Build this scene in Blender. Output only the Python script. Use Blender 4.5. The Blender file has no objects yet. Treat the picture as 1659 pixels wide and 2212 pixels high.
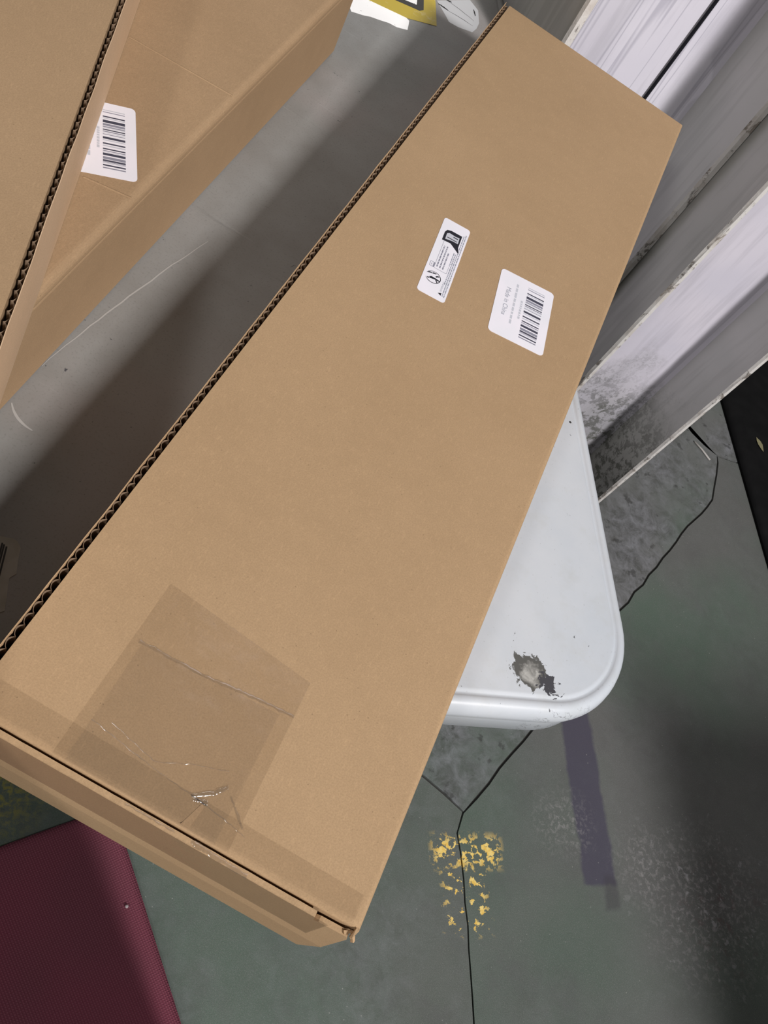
import bpy, bmesh, math, random
from mathutils import Vector, Matrix, noise as mn

scene = bpy.context.scene
C = scene.collection
random.seed(7)

# ------------------------------------------------------------------ camera
CAMZ = 1.365
cam_d = bpy.data.cameras.new('camera')
cam_d.sensor_fit = 'HORIZONTAL'
cam_d.sensor_width = 36.0
cam_d.lens = 1985.0 / 1659.0 * 36.0
cam_d.clip_start = 0.02
cam = bpy.data.objects.new('camera', cam_d)
C.objects.link(cam)
RX = Vector((0.84537, 0.37746, 0.37798)).normalized()      # camera right in the room
RY = Vector((-0.52645, 0.70861, 0.46981)).normalized()     # camera up
RZ = RX.cross(RY).normalized()
cam.matrix_world = Matrix(((RX.x, RY.x, RZ.x, 0), (RX.y, RY.y, RZ.y, 0), (RX.z, RY.z, RZ.z, CAMZ), (0, 0, 0, 1)))
scene.camera = cam

# ------------------------------------------------------------------ world, lamps, exposure
w = bpy.data.worlds.new('hall_ambient')
scene.world = w
w.use_nodes = True
w.node_tree.nodes['Background'].inputs[0].default_value = (1.0, 0.96, 0.92, 1)
w.node_tree.nodes['Background'].inputs[1].default_value = 0.10

def area(name, loc, target, sx, sy, power, col, roll=0.0):
    d = bpy.data.lights.new(name, 'AREA')
    d.shape = 'RECTANGLE'; d.size = sx; d.size_y = sy; d.energy = power; d.color = col
    o = bpy.data.objects.new(name, d); C.objects.link(o)
    o.location = loc
    q = (Vector(target) - Vector(loc)).to_track_quat('-Z', 'Y')
    o.rotation_euler = q.to_euler()
    o.rotation_euler.rotate_axis('Z', roll)
    return o

# ceiling lamp to the right of and behind the photographer, throws the carton's shadow to the left
area('ceiling_lamp', (3.40, -2.45, 4.72), (0.0, 0.6, 0.8), 0.36, 0.90, 405, (1.0, 0.965, 0.95), 0.25)
# tube lamp further down the hall, the one mirrored in the tape and the glossy sign
area('tube_lamp', (-0.60, 4.2, 2.5), (-0.1, 0.6, 0.8), 2.4, 0.30, 19, (1.0, 0.97, 0.95))
# smaller lamp behind the photographer, throws the carton's shadow on to the column
area('rear_lamp', (-0.95, -2.5, 3.4), (0.2, 0.9, 0.7), 0.35, 0.35, 36, (1.0, 0.97, 0.95))

vs = scene.view_settings
vs.view_transform = 'Standard'; vs.look = 'None'; vs.gamma = 1.0; vs.exposure = 0.0
vs.use_curve_mapping = False

# ------------------------------------------------------------------ helpers
PV = Vector((0.889, 0.458, 0)).normalized()    # across the table (towards the columns)
EV = Vector((-0.458, 0.889, 0)).normalized()   # along the table and the columns

def pe(p, e, z=0.0):
    v = PV * p + EV * e
    return (v.x, v.y, z)

def tag(o, label=None, cat=None, group=None, kind=None):
    if label: o['label'] = label
    if cat: o['category'] = cat
    if group: o['group'] = group
    if kind: o['kind'] = kind
    return o

def empty(name, loc=(0, 0, 0), rz=0.0):
    o = bpy.data.objects.new(name, None); C.objects.link(o)
    o.location = loc; o.rotation_euler = (0, 0, rz); o.empty_display_size = 0.05
    return o

def mesh_obj(name, verts, faces, mats, parent=None, smooth=False, mi=None):
    me = bpy.data.meshes.new(name)
    me.from_pydata([tuple(v) for v in verts], [], faces)
    if not isinstance(mats, (list, tuple)): mats = [mats]
    for m in mats: me.materials.append(m)
    if mi:
        for i, f in enumerate(me.polygons): f.material_index = mi[i]
    if smooth:
        for f in me.polygons: f.use_smooth = True
    me.update()
    o = bpy.data.objects.new(name, me); C.objects.link(o)
    if parent: o.parent = parent
    return o

def bm_obj(name, bm, mats, parent=None, smooth=False):
    me = bpy.data.meshes.new(name)
    bmesh.ops.recalc_face_normals(bm, faces=bm.faces)
    bm.to_mesh(me); bm.free()
    if not isinstance(mats, (list, tuple)): mats = [mats]
    for m in mats: me.materials.append(m)
    if smooth:
        for f in me.polygons: f.use_smooth = True
    o = bpy.data.objects.new(name, me); C.objects.link(o)
    if parent: o.parent = parent
    return o

def prism(name, pts, z0, z1, mats, parent=None, bevel=0.0, seg=2):
    """polygon pts (x, y) extruded from z0 to z1"""
    bm = bmesh.new()
    vb = [bm.verts.new((p[0], p[1], z0)) for p in pts]
    vt = [bm.verts.new((p[0], p[1], z1)) for p in pts]
    bm.faces.new(vt); bm.faces.new(vb[::-1])
    n = len(pts)
    for i in range(n):
        bm.faces.new((vb[i], vb[(i+1) % n], vt[(i+1) % n], vt[i]))
    if bevel:
        ed = [e for e in bm.edges if abs(e.verts[0].co.z - z1) < 1e-6 and abs(e.verts[1].co.z - z1) < 1e-6]
        bmesh.ops.bevel(bm, geom=ed, offset=bevel, segments=seg, profile=0.5, affect='EDGES')
    return bm_obj(name, bm, mats, parent)

def cuboid_bm(x0, x1, y0, y1, z0, z1, bevel=0.0, seg=2):
    bm = bmesh.new()
    bmesh.ops.create_cube(bm, size=1.0)
    for v in bm.verts:
        v.co = ((x0+x1)/2 + v.co.x*(x1-x0), (y0+y1)/2 + v.co.y*(y1-y0), (z0+z1)/2 + v.co.z*(z1-z0))
    if bevel:
        bmesh.ops.bevel(bm, geom=list(bm.edges), offset=bevel, segments=seg, profile=0.5, affect='EDGES')
    return bm

def rounded_rect(x0, x1, y0, y1, r, seg=6):
    out = []
    for cx, cy, a0 in ((x1-r, y1-r, 0), (x0+r, y1-r, 90), (x0+r, y0+r, 180), (x1-r, y0+r, 270)):
        for k in range(seg+1):
            a = math.radians(a0 + 90*k/seg)
            out.append((cx + r*math.cos(a), cy + r*math.sin(a)))
    return out

# ------------------------------------------------------------------ node helpers
class NT:
    def __init__(self, name, rough=0.6, spec=0.3):
        self.m = bpy.data.materials.new(name); self.m.use_nodes = True
        self.t = self.m.node_tree; self.n = self.t.nodes
        self.b = self.n['Principled BSDF']
        self.b.inputs['Roughness'].default_value = rough
        self.b.inputs['Specular IOR Level'].default_value = spec
        tc = self.n.new('ShaderNodeTexCoord'); self.obj = tc.outputs['Object']
    def link(self, a, b): self.t.links.new(a, b)
    def mapping(self, rot=0.0, scale=(1, 1, 1), loc=(0, 0, 0), src=None):
        mp = self.n.new('ShaderNodeMapping')
        mp.inputs['Rotation'].default_value = (0, 0, rot); mp.inputs['Scale'].default_value = scale
        mp.inputs['Location'].default_value = loc
        self.link(src or self.obj, mp.inputs['Vector']); return mp.outputs[0]
    def noise(self, scale, detail=3, rough=0.5, vec=None, dist=0.0):
        nd = self.n.new('ShaderNodeTexNoise')
        nd.inputs['Scale'].default_value = scale; nd.inputs['Detail'].default_value = detail
        nd.inputs['Roughness'].default_value = rough; nd.inputs['Distortion'].default_value = dist
        self.link(vec or self.obj, nd.inputs['Vector']); return nd.outputs['Fac']
    def voro(self, scale, vec=None, out='Distance'):
        nd = self.n.new('ShaderNodeTexVoronoi'); nd.inputs['Scale'].default_value = scale
        self.link(vec or self.obj, nd.inputs['Vector']); return nd.outputs[out]
    def ramp(self, src, a, b, lo=0.0, hi=1.0):
        r = self.n.new('ShaderNodeMapRange'); r.inputs['From Min'].default_value = a
        r.inputs['From Max'].default_value = b; r.inputs['To Min'].default_value = lo; r.inputs['To Max'].default_value = hi
        self.link(src, r.inputs['Value']); return r.outputs[0]
    def math(self, op, a, b=None):
        m = self.n.new('ShaderNodeMath'); m.operation = op
        for i, v in enumerate((a, b)):
            if v is None: continue
            if isinstance(v, (int, float)): m.inputs[i].default_value = v
            else: self.link(v, m.inputs[i])
        return m.outputs[0]
    def mix(self, fac, a, b):
        m = self.n.new('ShaderNodeMix'); m.data_type = 'RGBA'
        for k, v in ((0, fac), (6, a), (7, b)):
            if isinstance(v, (int, float)): m.inputs[k].default_value = v
            elif isinstance(v, tuple): m.inputs[k].default_value = (*v, 1) if len(v) == 3 else v
            else: self.link(v, m.inputs[k])
        return m.outputs[2]
    def xyz(self, vec):
        s = self.n.new('ShaderNodeSeparateXYZ'); self.link(vec, s.inputs[0]); return s.outputs
    def box(self, s, x0, x1, y0, y1, soft=0.004, warp=None, amt=0.0):
        """soft box mask in the coordinates s; warp displaces its outline"""
        X, Y = s[0], s[1]
        if warp is not None:
            off = self.math('MULTIPLY', self.math('SUBTRACT', warp, 0.5), amt)
            X = self.math('ADD', X, off); Y = self.math('ADD', Y, off)
        a = self.ramp(X, x0-soft, x0+soft); b = self.ramp(X, x1+soft, x1-soft)
        c = self.ramp(Y, y0-soft, y0+soft); d = self.ramp(Y, y1+soft, y1-soft)
        return self.math('MULTIPLY', self.math('MULTIPLY', a, b), self.math('MULTIPLY', c, d))
    def disc(self, s, x, y, r0, r1):
        dx = self.math('SUBTRACT', s[0], x); dy = self.math('SUBTRACT', s[1], y)
        d = self.math('SQRT', self.math('ADD', self.math('MULTIPLY', dx, dx), self.math('MULTIPLY', dy, dy)))
        return self.ramp(d, r1, r0)
    def bump(self, h, strength=0.2, dist=0.001):
        b = self.n.new('ShaderNodeBump'); b.inputs['Strength'].default_value = strength
        b.inputs['Distance'].default_value = dist
        self.link(h, b.inputs['Height']); self.link(b.outputs[0], self.b.inputs['Normal'])
    def color(self, c): 
        if isinstance(c, tuple): self.b.inputs['Base Color'].default_value = (*c, 1)
        else: self.link(c, self.b.inputs['Base Color'])
        return self

def s2l(r, g, b):
    f = lambda c: (c/255/12.92) if c <= 10 else ((c/255+0.055)/1.055)**2.4
    return (f(r), f(g), f(b))

def flat(name, col, rough=0.6, spec=0.3):
    t = NT(name, rough, spec); t.color(col); return t.m

# cardboard -------------------------------------------------------
def cardboard(name, a, b, seed=0.0):
    t = NT(name, 0.78, 0.18)
    v = t.mapping(loc=(seed, seed*1.7, 0))
    big = t.noise(6, 3, 0.6, v); mid = t.noise(70, 3, 0.6, v); fine = t.noise(900, 2, 0.7, v)
    fib = t.noise(600, 2, 0.6, t.mapping(scale=(1, 0.25, 1), src=v))
    c = t.mix(t.ramp(big, 0.3, 0.7), a, b)
    c = t.mix(t.math('MULTIPLY', t.ramp(mid, 0.35, 0.75), 0.16), c, tuple(x*1.25 for x in a))
    c = t.mix(t.math('MULTIPLY', t.ramp(fine, 0.38, 0.66), 0.34), c, tuple(x*0.66 for x in b))
    c = t.mix(t.math('MULTIPLY', t.ramp(fib, 0.55, 0.8), 0.25), c, tuple(min(1, x*1.4) for x in a))
    sp = t.voro(130, v)
    c = t.mix(t.math('MULTIPLY', t.ramp(sp, 0.075, 0.03), 0.55), c, tuple(x*0.45 for x in b))
    t.color(c); t.bump(fine, 0.25, 0.0004)
    return t.m
M = {}
M['card'] = cardboard('cardboard', (0.440, 0.298, 0.172), (0.395, 0.265, 0.150))
M['card2'] = cardboard('cardboard_second', (0.400, 0.270, 0.158), (0.355, 0.238, 0.137), 3.3)
M['card_light'] = cardboard('cardboard_light', (0.53, 0.36, 0.21), (0.47, 0.31, 0.175), 5.1)
M['card_pale'] = cardboard('cardboard_pale', (0.66, 0.47, 0.31), (0.60, 0.42, 0.27), 7.1)  # third carton's side wall, falling light put into a paler colour
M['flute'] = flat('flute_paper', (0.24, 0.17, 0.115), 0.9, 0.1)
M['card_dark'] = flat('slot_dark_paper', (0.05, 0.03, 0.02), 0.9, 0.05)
t = NT('label_paper', 0.45, 0.4)
t.color(t.mix(t.ramp(t.noise(25, 2), 0.35, 0.65), (0.80, 0.80, 0.86), (0.86, 0.83, 0.90))); M['label'] = t.m
M['ink'] = flat('black_ink', (0.012, 0.012, 0.02), 0.5, 0.3)
M['ink_grey'] = flat('faint_grey_ink', (0.30, 0.32, 0.38), 0.6, 0.2)
M['ink_pale'] = flat('pale_grey_ink', (0.55, 0.56, 0.62), 0.6, 0.2)
M['ink_bar'] = flat('barcode_ink', (0.06, 0.06, 0.09), 0.6, 0.2)
M['ink_mid'] = flat('barcode_halftone_ink', (0.26, 0.26, 0.32), 0.6, 0.2)

# clear packing tape ---------------------------------------------
def tape_mat(name, tint, gl=0.10, rough=0.16):
    m = bpy.data.materials.new(name); m.use_nodes = True
    n = m.node_tree.nodes; l = m.node_tree.links
    n.remove(n['Principled BSDF']); out = n['Material Output']
    tr = n.new('ShaderNodeBsdfTransparent'); tr.inputs[0].default_value = (*tint, 1)
    g = n.new('ShaderNodeBsdfGlossy'); g.inputs['Roughness'].default_value = rough
    g.inputs['Color'].default_value = (1, 1, 1, 1)
    fr = n.new('ShaderNodeLayerWeight'); fr.inputs[0].default_value = 0.4
    pw = n.new('ShaderNodeMath'); pw.operation = 'POWER'; pw.inputs[1].default_value = 4.0
    l.new(fr.outputs['Facing'], pw.inputs[0])
    ad = n.new('ShaderNodeMath'); ad.operation = 'ADD'; ad.inputs[1].default_value = 0.035 + gl * 0.2; ad.use_clamp = True
    l.new(pw.outputs[0], ad.inputs[0])
    tc = n.new('ShaderNodeTexCoord'); nz = n.new('ShaderNodeTexNoise'); nz.inputs['Scale'].default_value = 60
    nz.inputs['Detail'].default_value = 2
    l.new(tc.outputs['Object'], nz.inputs['Vector'])
    bp = n.new('ShaderNodeBump'); bp.inputs['Strength'].default_value = 0.35; bp.inputs['Distance'].default_value = 0.001
    l.new(nz.outputs['Fac'], bp.inputs['Height']); l.new(bp.outputs[0], g.inputs['Normal'])
    mx = n.new('ShaderNodeMixShader')
    l.new(ad.outputs[0], mx.inputs[0]); l.new(tr.outputs[0], mx.inputs[1]); l.new(g.outputs[0], mx.inputs[2])
    l.new(mx.outputs[0], out.inputs['Surface'])
    return m
M['tape'] = tape_mat('clear_tape', (0.955, 0.95, 0.94), 0.12)
M['tape_edge'] = tape_mat('clear_tape_crease', (0.99, 0.99, 0.985), 0.8, 0.12)
M['film'] = tape_mat('glossy_film', (0.98, 0.98, 0.98), 0.15, 0.15)

# painted table top ------------------------------------------------
t = NT('worn_white_table_paint', 0.36, 0.5)
ROT = -math.atan2(0.458, 0.889)
s = t.xyz(t.obj)                                   # table object lives in room coordinates
warp = t.noise(9, 4, 0.6)
spk = t.noise(420, 2, 0.6); cl = t.noise(14, 4, 0.6); fine = t.noise(1500, 1, 0.5)
white = t.mix(t.ramp(cl, 0.3, 0.7), (0.51, 0.55, 0.60), (0.56, 0.59, 0.63))
white = t.mix(t.math('MULTIPLY', t.ramp(t.voro(170), 0.10, 0.03), 0.5), white, (0.33, 0.34, 0.35))
white = t.mix(t.math('MULTIPLY', t.ramp(t.noise(30, 5, 0.7, t.mapping(loc=(4, 2, 0))), 0.5, 0.8), 0.35), white, (0.43, 0.44, 0.415))
# greyed, greasy part of the top
g1 = t.mix(t.ramp(t.noise(7, 5, 0.65), 0.32, 0.68), (0.235, 0.228, 0.215), (0.33, 0.335, 0.33))
g1 = t.mix(t.math('MULTIPLY', t.ramp(t.noise(5, 3, 0.6, t.mapping(loc=(8, 1, 0))), 0.5, 0.62), 0.45), g1, (0.37, 0.335, 0.33))
yv = t.ramp(s[1], 0.25, 1.1)
g1 = t.mix(t.math('MULTIPLY', t.math('SUBTRACT', 1.0, yv), 0.45), g1, (0.20, 0.185, 0.165))
g1 = t.mix(t.math('MULTIPLY', t.ramp(t.noise(500, 2, 0.6), 0.55, 0.75), 0.35), g1, (0.12, 0.12, 0.11))
streak = t.noise(60, 4, 0.6, t.mapping(rot=0.9, scale=(0.12, 1.6, 1)))
g1 = t.mix(t.math('MULTIPLY', t.ramp(streak, 0.66, 0.78), 0.35), g1, (0.12, 0.12, 0.12))
streak2 = t.noise(40, 4, 0.6, t.mapping(rot=-0.6, scale=(0.1, 1.5, 1), loc=(3, 3, 0)))
g1 = t.mix(t.math('MULTIPLY', t.ramp(streak2, 0.66, 0.8), 0.30), g1, (0.55, 0.55, 0.54))
side = t.ramp(t.math('ADD', s[0], t.math('MULTIPLY', t.math('SUBTRACT', warp, 0.5), 0.08)), -0.03, 0.08)
c = t.mix(side, g1, white)
# chips knocked out of the white corner
n1 = t.noise(120, 5, 0.65, dist=0.6); n2 = t.noise(55, 4, 0.7)
chip = t.math('ADD', t.disc(s, 0.2372, 0.4005, 0.002, 0.0215), t.math('MULTIPLY', t.math('SUBTRACT', n1, 0.5), 1.6))
chip2 = t.math('ADD', t.disc(s, 0.2565, 0.3975, 0.002, 0.0165), t.math('MULTIPLY', t.math('SUBTRACT', n1, 0.5), 3.0))
chipm = t.ramp(chip, 0.30, 0.36); chipm2 = t.ramp(chip2, 0.58, 0.64)
dark_metal = t.mix(t.ramp(n2, 0.42, 0.60), (0.075, 0.075, 0.07), (0.30, 0.30, 0.29))
inner = t.ramp(t.math('ADD', t.disc(s, 0.2385, 0.3995, 0.001, 0.016), t.math('MULTIPLY', t.math('SUBTRACT', n2, 0.5), 2.0)), 0.35, 0.75)
dark_metal = t.mix(inner, (0.10, 0.10, 0.095), t.mix(t.ramp(n1, 0.4, 0.6), (0.22, 0.22, 0.21), (0.44, 0.44, 0.42)))
c = t.mix(chipm, c, dark_metal)
c = t.mix(chipm2, c, (0.06, 0.06, 0.07))
# scratches on the rolled corner
cz = t.box(s, 0.262, 0.318, 0.345, 0.405, 0.008)
sc = t.noise(90, 3, 0.6, t.mapping(rot=0.5, scale=(0.5, 2.4, 1.0)))
ln = t.ramp(t.math('ABSOLUTE', t.math('SUBTRACT', sc, 0.56)), 0.012, 0.003)
top_z = t.ramp(s[2], 0.749, 0.7465)
c = t.mix(t.math('MULTIPLY', t.math('MULTIPLY', cz, ln), t.math('MULTIPLY', top_z, 0.85)), c, (0.10, 0.10, 0.10))
c = t.mix(t.disc(s, 0.1917, 0.6758, 0.0012, 0.0016), c, (0.04, 0.04, 0.04))
t.link(t.ramp(side, 0.0, 1.0, 0.62, 0.36), t.b.inputs['Roughness'])
t.color(c); t.bump(t.noise(300, 3, 0.6), 0.10, 0.0006)
M['table'] = t.m
t = NT('table_leg_paint', 0.4, 0.4)
t.color(t.mix(t.ramp(t.noise(40, 4), 0.4, 0.7), (0.55, 0.57, 0.6), (0.40, 0.41, 0.42))); M['leg'] = t.m
M['scratch'] = flat('pale_scuff', (0.42, 0.405, 0.385), 0.6, 0.2)
M['smudge_dark'] = flat('black_rubbed_mark', (0.03, 0.03, 0.03), 0.7, 0.2)
t = NT('dusty_old_sticker', 0.6, 0.25)
t.color(t.mix(t.ramp(t.noise(80, 3), 0.35, 0.65), (0.30, 0.28, 0.235), (0.36, 0.34, 0.30))); M['old_sticker'] = t.m

# floor -------------------------------------------------------------
def floor_mat(name, a, b, green, bare=0.0, seed=0.0):
    t = NT(name, 0.42, 0.35)
    r = t.mapping(rot=ROT); s = t.xyz(r)          # s[0] = across, s[1] = along the table
    v = t.mapping(loc=(seed, seed, 0))
    big = t.noise(2.2, 4, 0.55, v); mid = t.noise(16, 5, 0.65, v); fine = t.noise(260, 3, 0.7, v); gr = t.noise(1100, 2, 0.6, v)
    c = t.mix(t.ramp(big, 0.38, 0.62), a, b)
    gm = t.ramp(t.math('ADD', t.math('MULTIPLY', t.math('SUBTRACT', big, 0.5), 0.5), s[0]), 0.85, 0.45) if green == 'left' else t.ramp(t.noise(1.7, 3, 0.5, t.mapping(loc=(9+seed, 4, 0))), 0.46, 0.62)
    c = t.mix(t.math('MULTIPLY', gm, 0.75), c, (0.084, 0.136, 0.100))
    c = t.mix(t.math('MULTIPLY', t.ramp(mid, 0.40, 0.72), 0.22), c, (0.16, 0.16, 0.155))
    c = t.mix(t.math('MULTIPLY', t.ramp(t.noise(480, 3, 0.75, v), 0.50, 0.72), 0.55), c, (0.21, 0.215, 0.205))
    c = t.mix(t.math('MULTIPLY', t.ramp(gr, 0.42, 0.62), 0.42), c, (0.045, 0.048, 0.043))
    c = t.mix(t.math('MULTIPLY', t.ramp(t.noise(9, 5, 0.7, t.mapping(loc=(seed+6, 1, 0))), 0.50, 0.66), 0.30), c, (0.085, 0.082, 0.085))
    if bare:
        bn = t.noise(30, 6, 0.75, v, 0.4)
        bm_ = t.math('MULTIPLY', t.ramp(t.noise(5, 4, 0.6, v), 0.35, 0.6), bare)
        c = t.mix(bm_, c, t.mix(t.ramp(bn, 0.38, 0.66), (0.075, 0.077, 0.075), (0.22, 0.225, 0.245)))
        ds = t.ramp(t.noise(34, 4, 0.55, t.mapping(loc=(2.2, seed, 0))), 0.61, 0.67)
        c = t.mix(t.math('MULTIPLY', ds, 0.6*min(1, bare*1.2) if bare > 0.3 else 0.0), c, (0.035, 0.035, 0.033))
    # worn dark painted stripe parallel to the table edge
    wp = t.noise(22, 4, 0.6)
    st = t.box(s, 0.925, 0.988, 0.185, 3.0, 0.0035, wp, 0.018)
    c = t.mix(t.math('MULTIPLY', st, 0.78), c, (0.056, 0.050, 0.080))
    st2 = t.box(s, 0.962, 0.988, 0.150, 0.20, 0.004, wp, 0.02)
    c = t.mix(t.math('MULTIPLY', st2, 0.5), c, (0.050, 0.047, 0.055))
    # remains of yellow paint
    yn = t.noise(75, 5, 0.62, dist=0.3)
    ybar = t.math('MULTIPLY', t.box(s, 0.655, 0.772, 0.214, 0.258, 0.010), t.ramp(yn, 0.512, 0.530))
    ystem = t.math('MULTIPLY', t.box(s, 0.668, 0.742, 0.118, 0.215, 0.010), t.ramp(yn, 0.575, 0.595))
    ycol = t.mix(t.ramp(t.noise(160, 2), 0.4, 0.6), (0.80, 0.52, 0.10), (0.85, 0.65, 0.22))
    c = t.mix(t.math('MULTIPLY', ybar, 0.92), c, ycol); c = t.mix(t.math('MULTIPLY', ystem, 0.9), c, ycol)
    # pale scuffs and plaster crumbs
    wn = t.noise(110, 5, 0.7, dist=0.5); wl = t.noise(45, 5, 0.7)
    for (px_, py_, r0, r1, k) in ((1.17, 0.15, 0.02, 0.17, 0.75), (0.90, 0.285, 0.0, 0.075, 0.6), (1.05, 0.22, 0.0, 0.08, 0.6)):
        dm = t.disc(s, px_, py_, r0, r1)
        c = t.mix(t.math('MULTIPLY', t.math('MULTIPLY', dm, t.ramp(wn, 0.50, 0.64)), k), c, (0.30, 0.29, 0.29))
    c = t.mix(t.math('MULTIPLY', t.disc(s, 1.2, 0.14, 0.0, 0.14), t.math('MULTIPLY', t.ramp(wl, 0.55, 0.62), 0.35)), c, (0.12, 0.05, 0.055))
    cr = t.math('MULTIPLY', t.ramp(t.voro(70, v), 0.07, 0.04), t.ramp(t.noise(11, 2, 0.5, v), 0.46, 0.56))
    c = t.mix(t.math('MULTIPLY', cr, 0.55), c, (0.38, 0.38, 0.36))
    fk = t.math('MULTIPLY', t.disc(s, 1.17, 0.16, 0.02, 0.2), t.ramp(t.noise(42, 4, 0.6, t.mapping(loc=(7, 3, 0))), 0.63, 0.66))
    c = t.mix(t.math('MULTIPLY', fk, 0.75), c, (0.34, 0.34, 0.35))
    # mossy olive dirt under the near end of the table
    om = t.math('MULTIPLY', t.disc(s, 0.0, 0.31, 0.02, 0.09), t.ramp(wn, 0.45, 0.6))
    c = t.mix(t.math('MULTIPLY', om, 0.8), c, (0.30, 0.27, 0.05))
    t.color(c); t.bump(t.math('ADD', t.math('MULTIPLY', mid, 2.0), gr), 0.25, 0.0012)
    return t.m
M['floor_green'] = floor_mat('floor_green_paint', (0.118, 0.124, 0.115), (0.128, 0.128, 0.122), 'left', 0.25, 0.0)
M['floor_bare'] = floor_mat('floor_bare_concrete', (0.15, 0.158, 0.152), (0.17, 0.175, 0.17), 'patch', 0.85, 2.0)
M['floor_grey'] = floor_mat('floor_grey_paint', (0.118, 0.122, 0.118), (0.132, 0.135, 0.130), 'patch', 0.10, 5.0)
M['joint'] = flat('joint_dirt', (0.045, 0.045, 0.042), 0.9, 0.1)

# columns ------------------------------------------------------------
def column_paint(name, a, b, dirt=True, streaks=False):
    t = NT(name, 0.42, 0.4)
    s = t.xyz(t.obj)
    big = t.noise(7, 3, 0.5)
    c = t.mix(t.ramp(big, 0.35, 0.65), a, b)
    vs_ = t.noise(26, 4, 0.6, t.mapping(scale=(1.6, 1.6, 0.12)))
    c = t.mix(t.math('MULTIPLY', t.ramp(vs_, 0.50, 0.62), 0.30), c, tuple(x*0.62 for x in a))
    if streaks:
        v2 = t.noise(9, 2, 0.5, t.mapping(scale=(4.0, 4.0, 0.10), loc=(1, 2, 0)))
        ln = t.ramp(t.math('ABSOLUTE', t.math('SUBTRACT', v2, 0.5)), 0.022, 0.004)
        c = t.mix(t.math('MULTIPLY', ln, 0.45), c, (0.30, 0.29, 0.36))
        pn = t.ramp(t.noise(8, 2, 0.5, t.mapping(scale=(1, 1, 0.6), loc=(5, 0, 2))), 0.54, 0.56)
        c = t.mix(t.math('MULTIPLY', pn, 0.35), c, (0.36, 0.35, 0.40))
    if dirt:
        low = t.ramp(t.math('ADD', s[2], t.math('MULTIPLY', t.math('SUBTRACT', t.noise(12, 4, 0.6), 0.5), 0.34)), 0.33, 0.12)
        dn = t.ramp(t.noise(48, 6, 0.78, dist=0.3), 0.47, 0.55)
        c = t.mix(t.math('MULTIPLY', low, t.math('MULTIPLY', dn, 0.85)), c, (0.035, 0.037, 0.03))
        c = t.mix(t.math('MULTIPLY', low, 0.40), c, (0.16, 0.17, 0.13))
    t.color(c); t.bump(t.noise(60, 4, 0.6), 0.12, 0.001)
    return t.m
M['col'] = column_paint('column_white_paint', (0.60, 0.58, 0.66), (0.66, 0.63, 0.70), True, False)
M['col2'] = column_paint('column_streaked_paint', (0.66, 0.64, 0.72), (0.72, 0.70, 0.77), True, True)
M['colg'] = column_paint('column_grey_side_paint', (0.50, 0.50, 0.485), (0.55, 0.54, 0.53), True, False)  # greyer copy of the white paint for the flanges, shade put into the colour
t = NT('chipped_edge_paint', 0.6, 0.3)
ch = t.noise(70, 5, 0.7, t.mapping(scale=(1, 1, 0.55)), 0.4)
c = t.mix(t.ramp(ch, 0.56, 0.62), (0.66, 0.64, 0.62), (0.20, 0.18, 0.165))
c = t.mix(t.math('MULTIPLY', t.ramp(t.noise(30, 3, 0.6, t.mapping(loc=(3, 3, 3))), 0.5, 0.6), 0.35), c, (0.42, 0.36, 0.31))
t.color(c); t.bump(ch, 0.6, 0.002); M['chip'] = t.m

# others ---------------------------------------------------------------
t = NT('maroon_weave', 0.75, 0.25)
wv = t.n.new('ShaderNodeTexWave'); wv.inputs['Scale'].default_value = 95; wv.inputs['Distortion'].default_value = 0.3
t.link(t.mapping(rot=0.6), wv.inputs['Vector'])
wv2 = t.n.new('ShaderNodeTexWave'); wv2.inputs['Scale'].default_value = 95; wv2.inputs['Distortion'].default_value = 0.3
t.link(t.mapping(rot=0.6+math.pi/2), wv2.inputs['Vector'])
wm = t.math('MULTIPLY', wv.outputs['Fac'], wv2.outputs['Fac'])
c = t.mix(t.ramp(t.noise(4, 3, 0.5), 0.35, 0.65), (0.235, 0.048, 0.082), (0.185, 0.050, 0.075))
c = t.mix(t.math('MULTIPLY', t.ramp(wm, 0.2, 0.8), 0.4), c, (0.36, 0.14, 0.18))
t.color(c); t.bump(wm, 0.5, 0.0015); M['maroon'] = t.m
t = NT('black_rubber', 0.8, 0.15)
t.color(t.mix(t.ramp(t.noise(30, 4), 0.4, 0.7), (0.0035, 0.0035, 0.004), (0.006, 0.006, 0.0065))); M['rubber'] = t.m
t = NT('dry_leaf', 0.7, 0.2); t.color(t.mix(t.noise(120, 3), (0.17, 0.16, 0.09), (0.26, 0.24, 0.14))); M['leaf'] = t.m
M['crumb'] = flat('white_crumb', (0.62, 0.55, 0.56), 0.7, 0.2)
M['cable'] = flat('black_cable_rubber', (0.008, 0.008, 0.012), 0.6, 0.2)
t = NT('hazard_yellow', 0.5, 0.35)
yw = t.noise(70, 4, 0.6)
t.color(t.mix(t.ramp(yw, 0.58, 0.66), (0.56, 0.42, 0.035), (0.62, 0.50, 0.16))); M['yellow'] = t.m
t = NT('sign_white', 0.22, 0.6)
wn = t.noise(120, 4, 0.7)
t.color(t.mix(t.ramp(wn, 0.66, 0.70), (0.86, 0.86, 0.86), (0.25, 0.25, 0.25))); M['signwhite'] = t.m
M['signblack'] = flat('sign_black', (0.03, 0.028, 0.025), 0.5, 0.3)
t = NT('steel_cabinet_paint', 0.5, 0.3); t.color(t.mix(t.noise(8, 3), (0.30, 0.31, 0.32), (0.35, 0.36, 0.36))); M['cab'] = t.m  # grey for the two added blockers outside the frame

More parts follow.
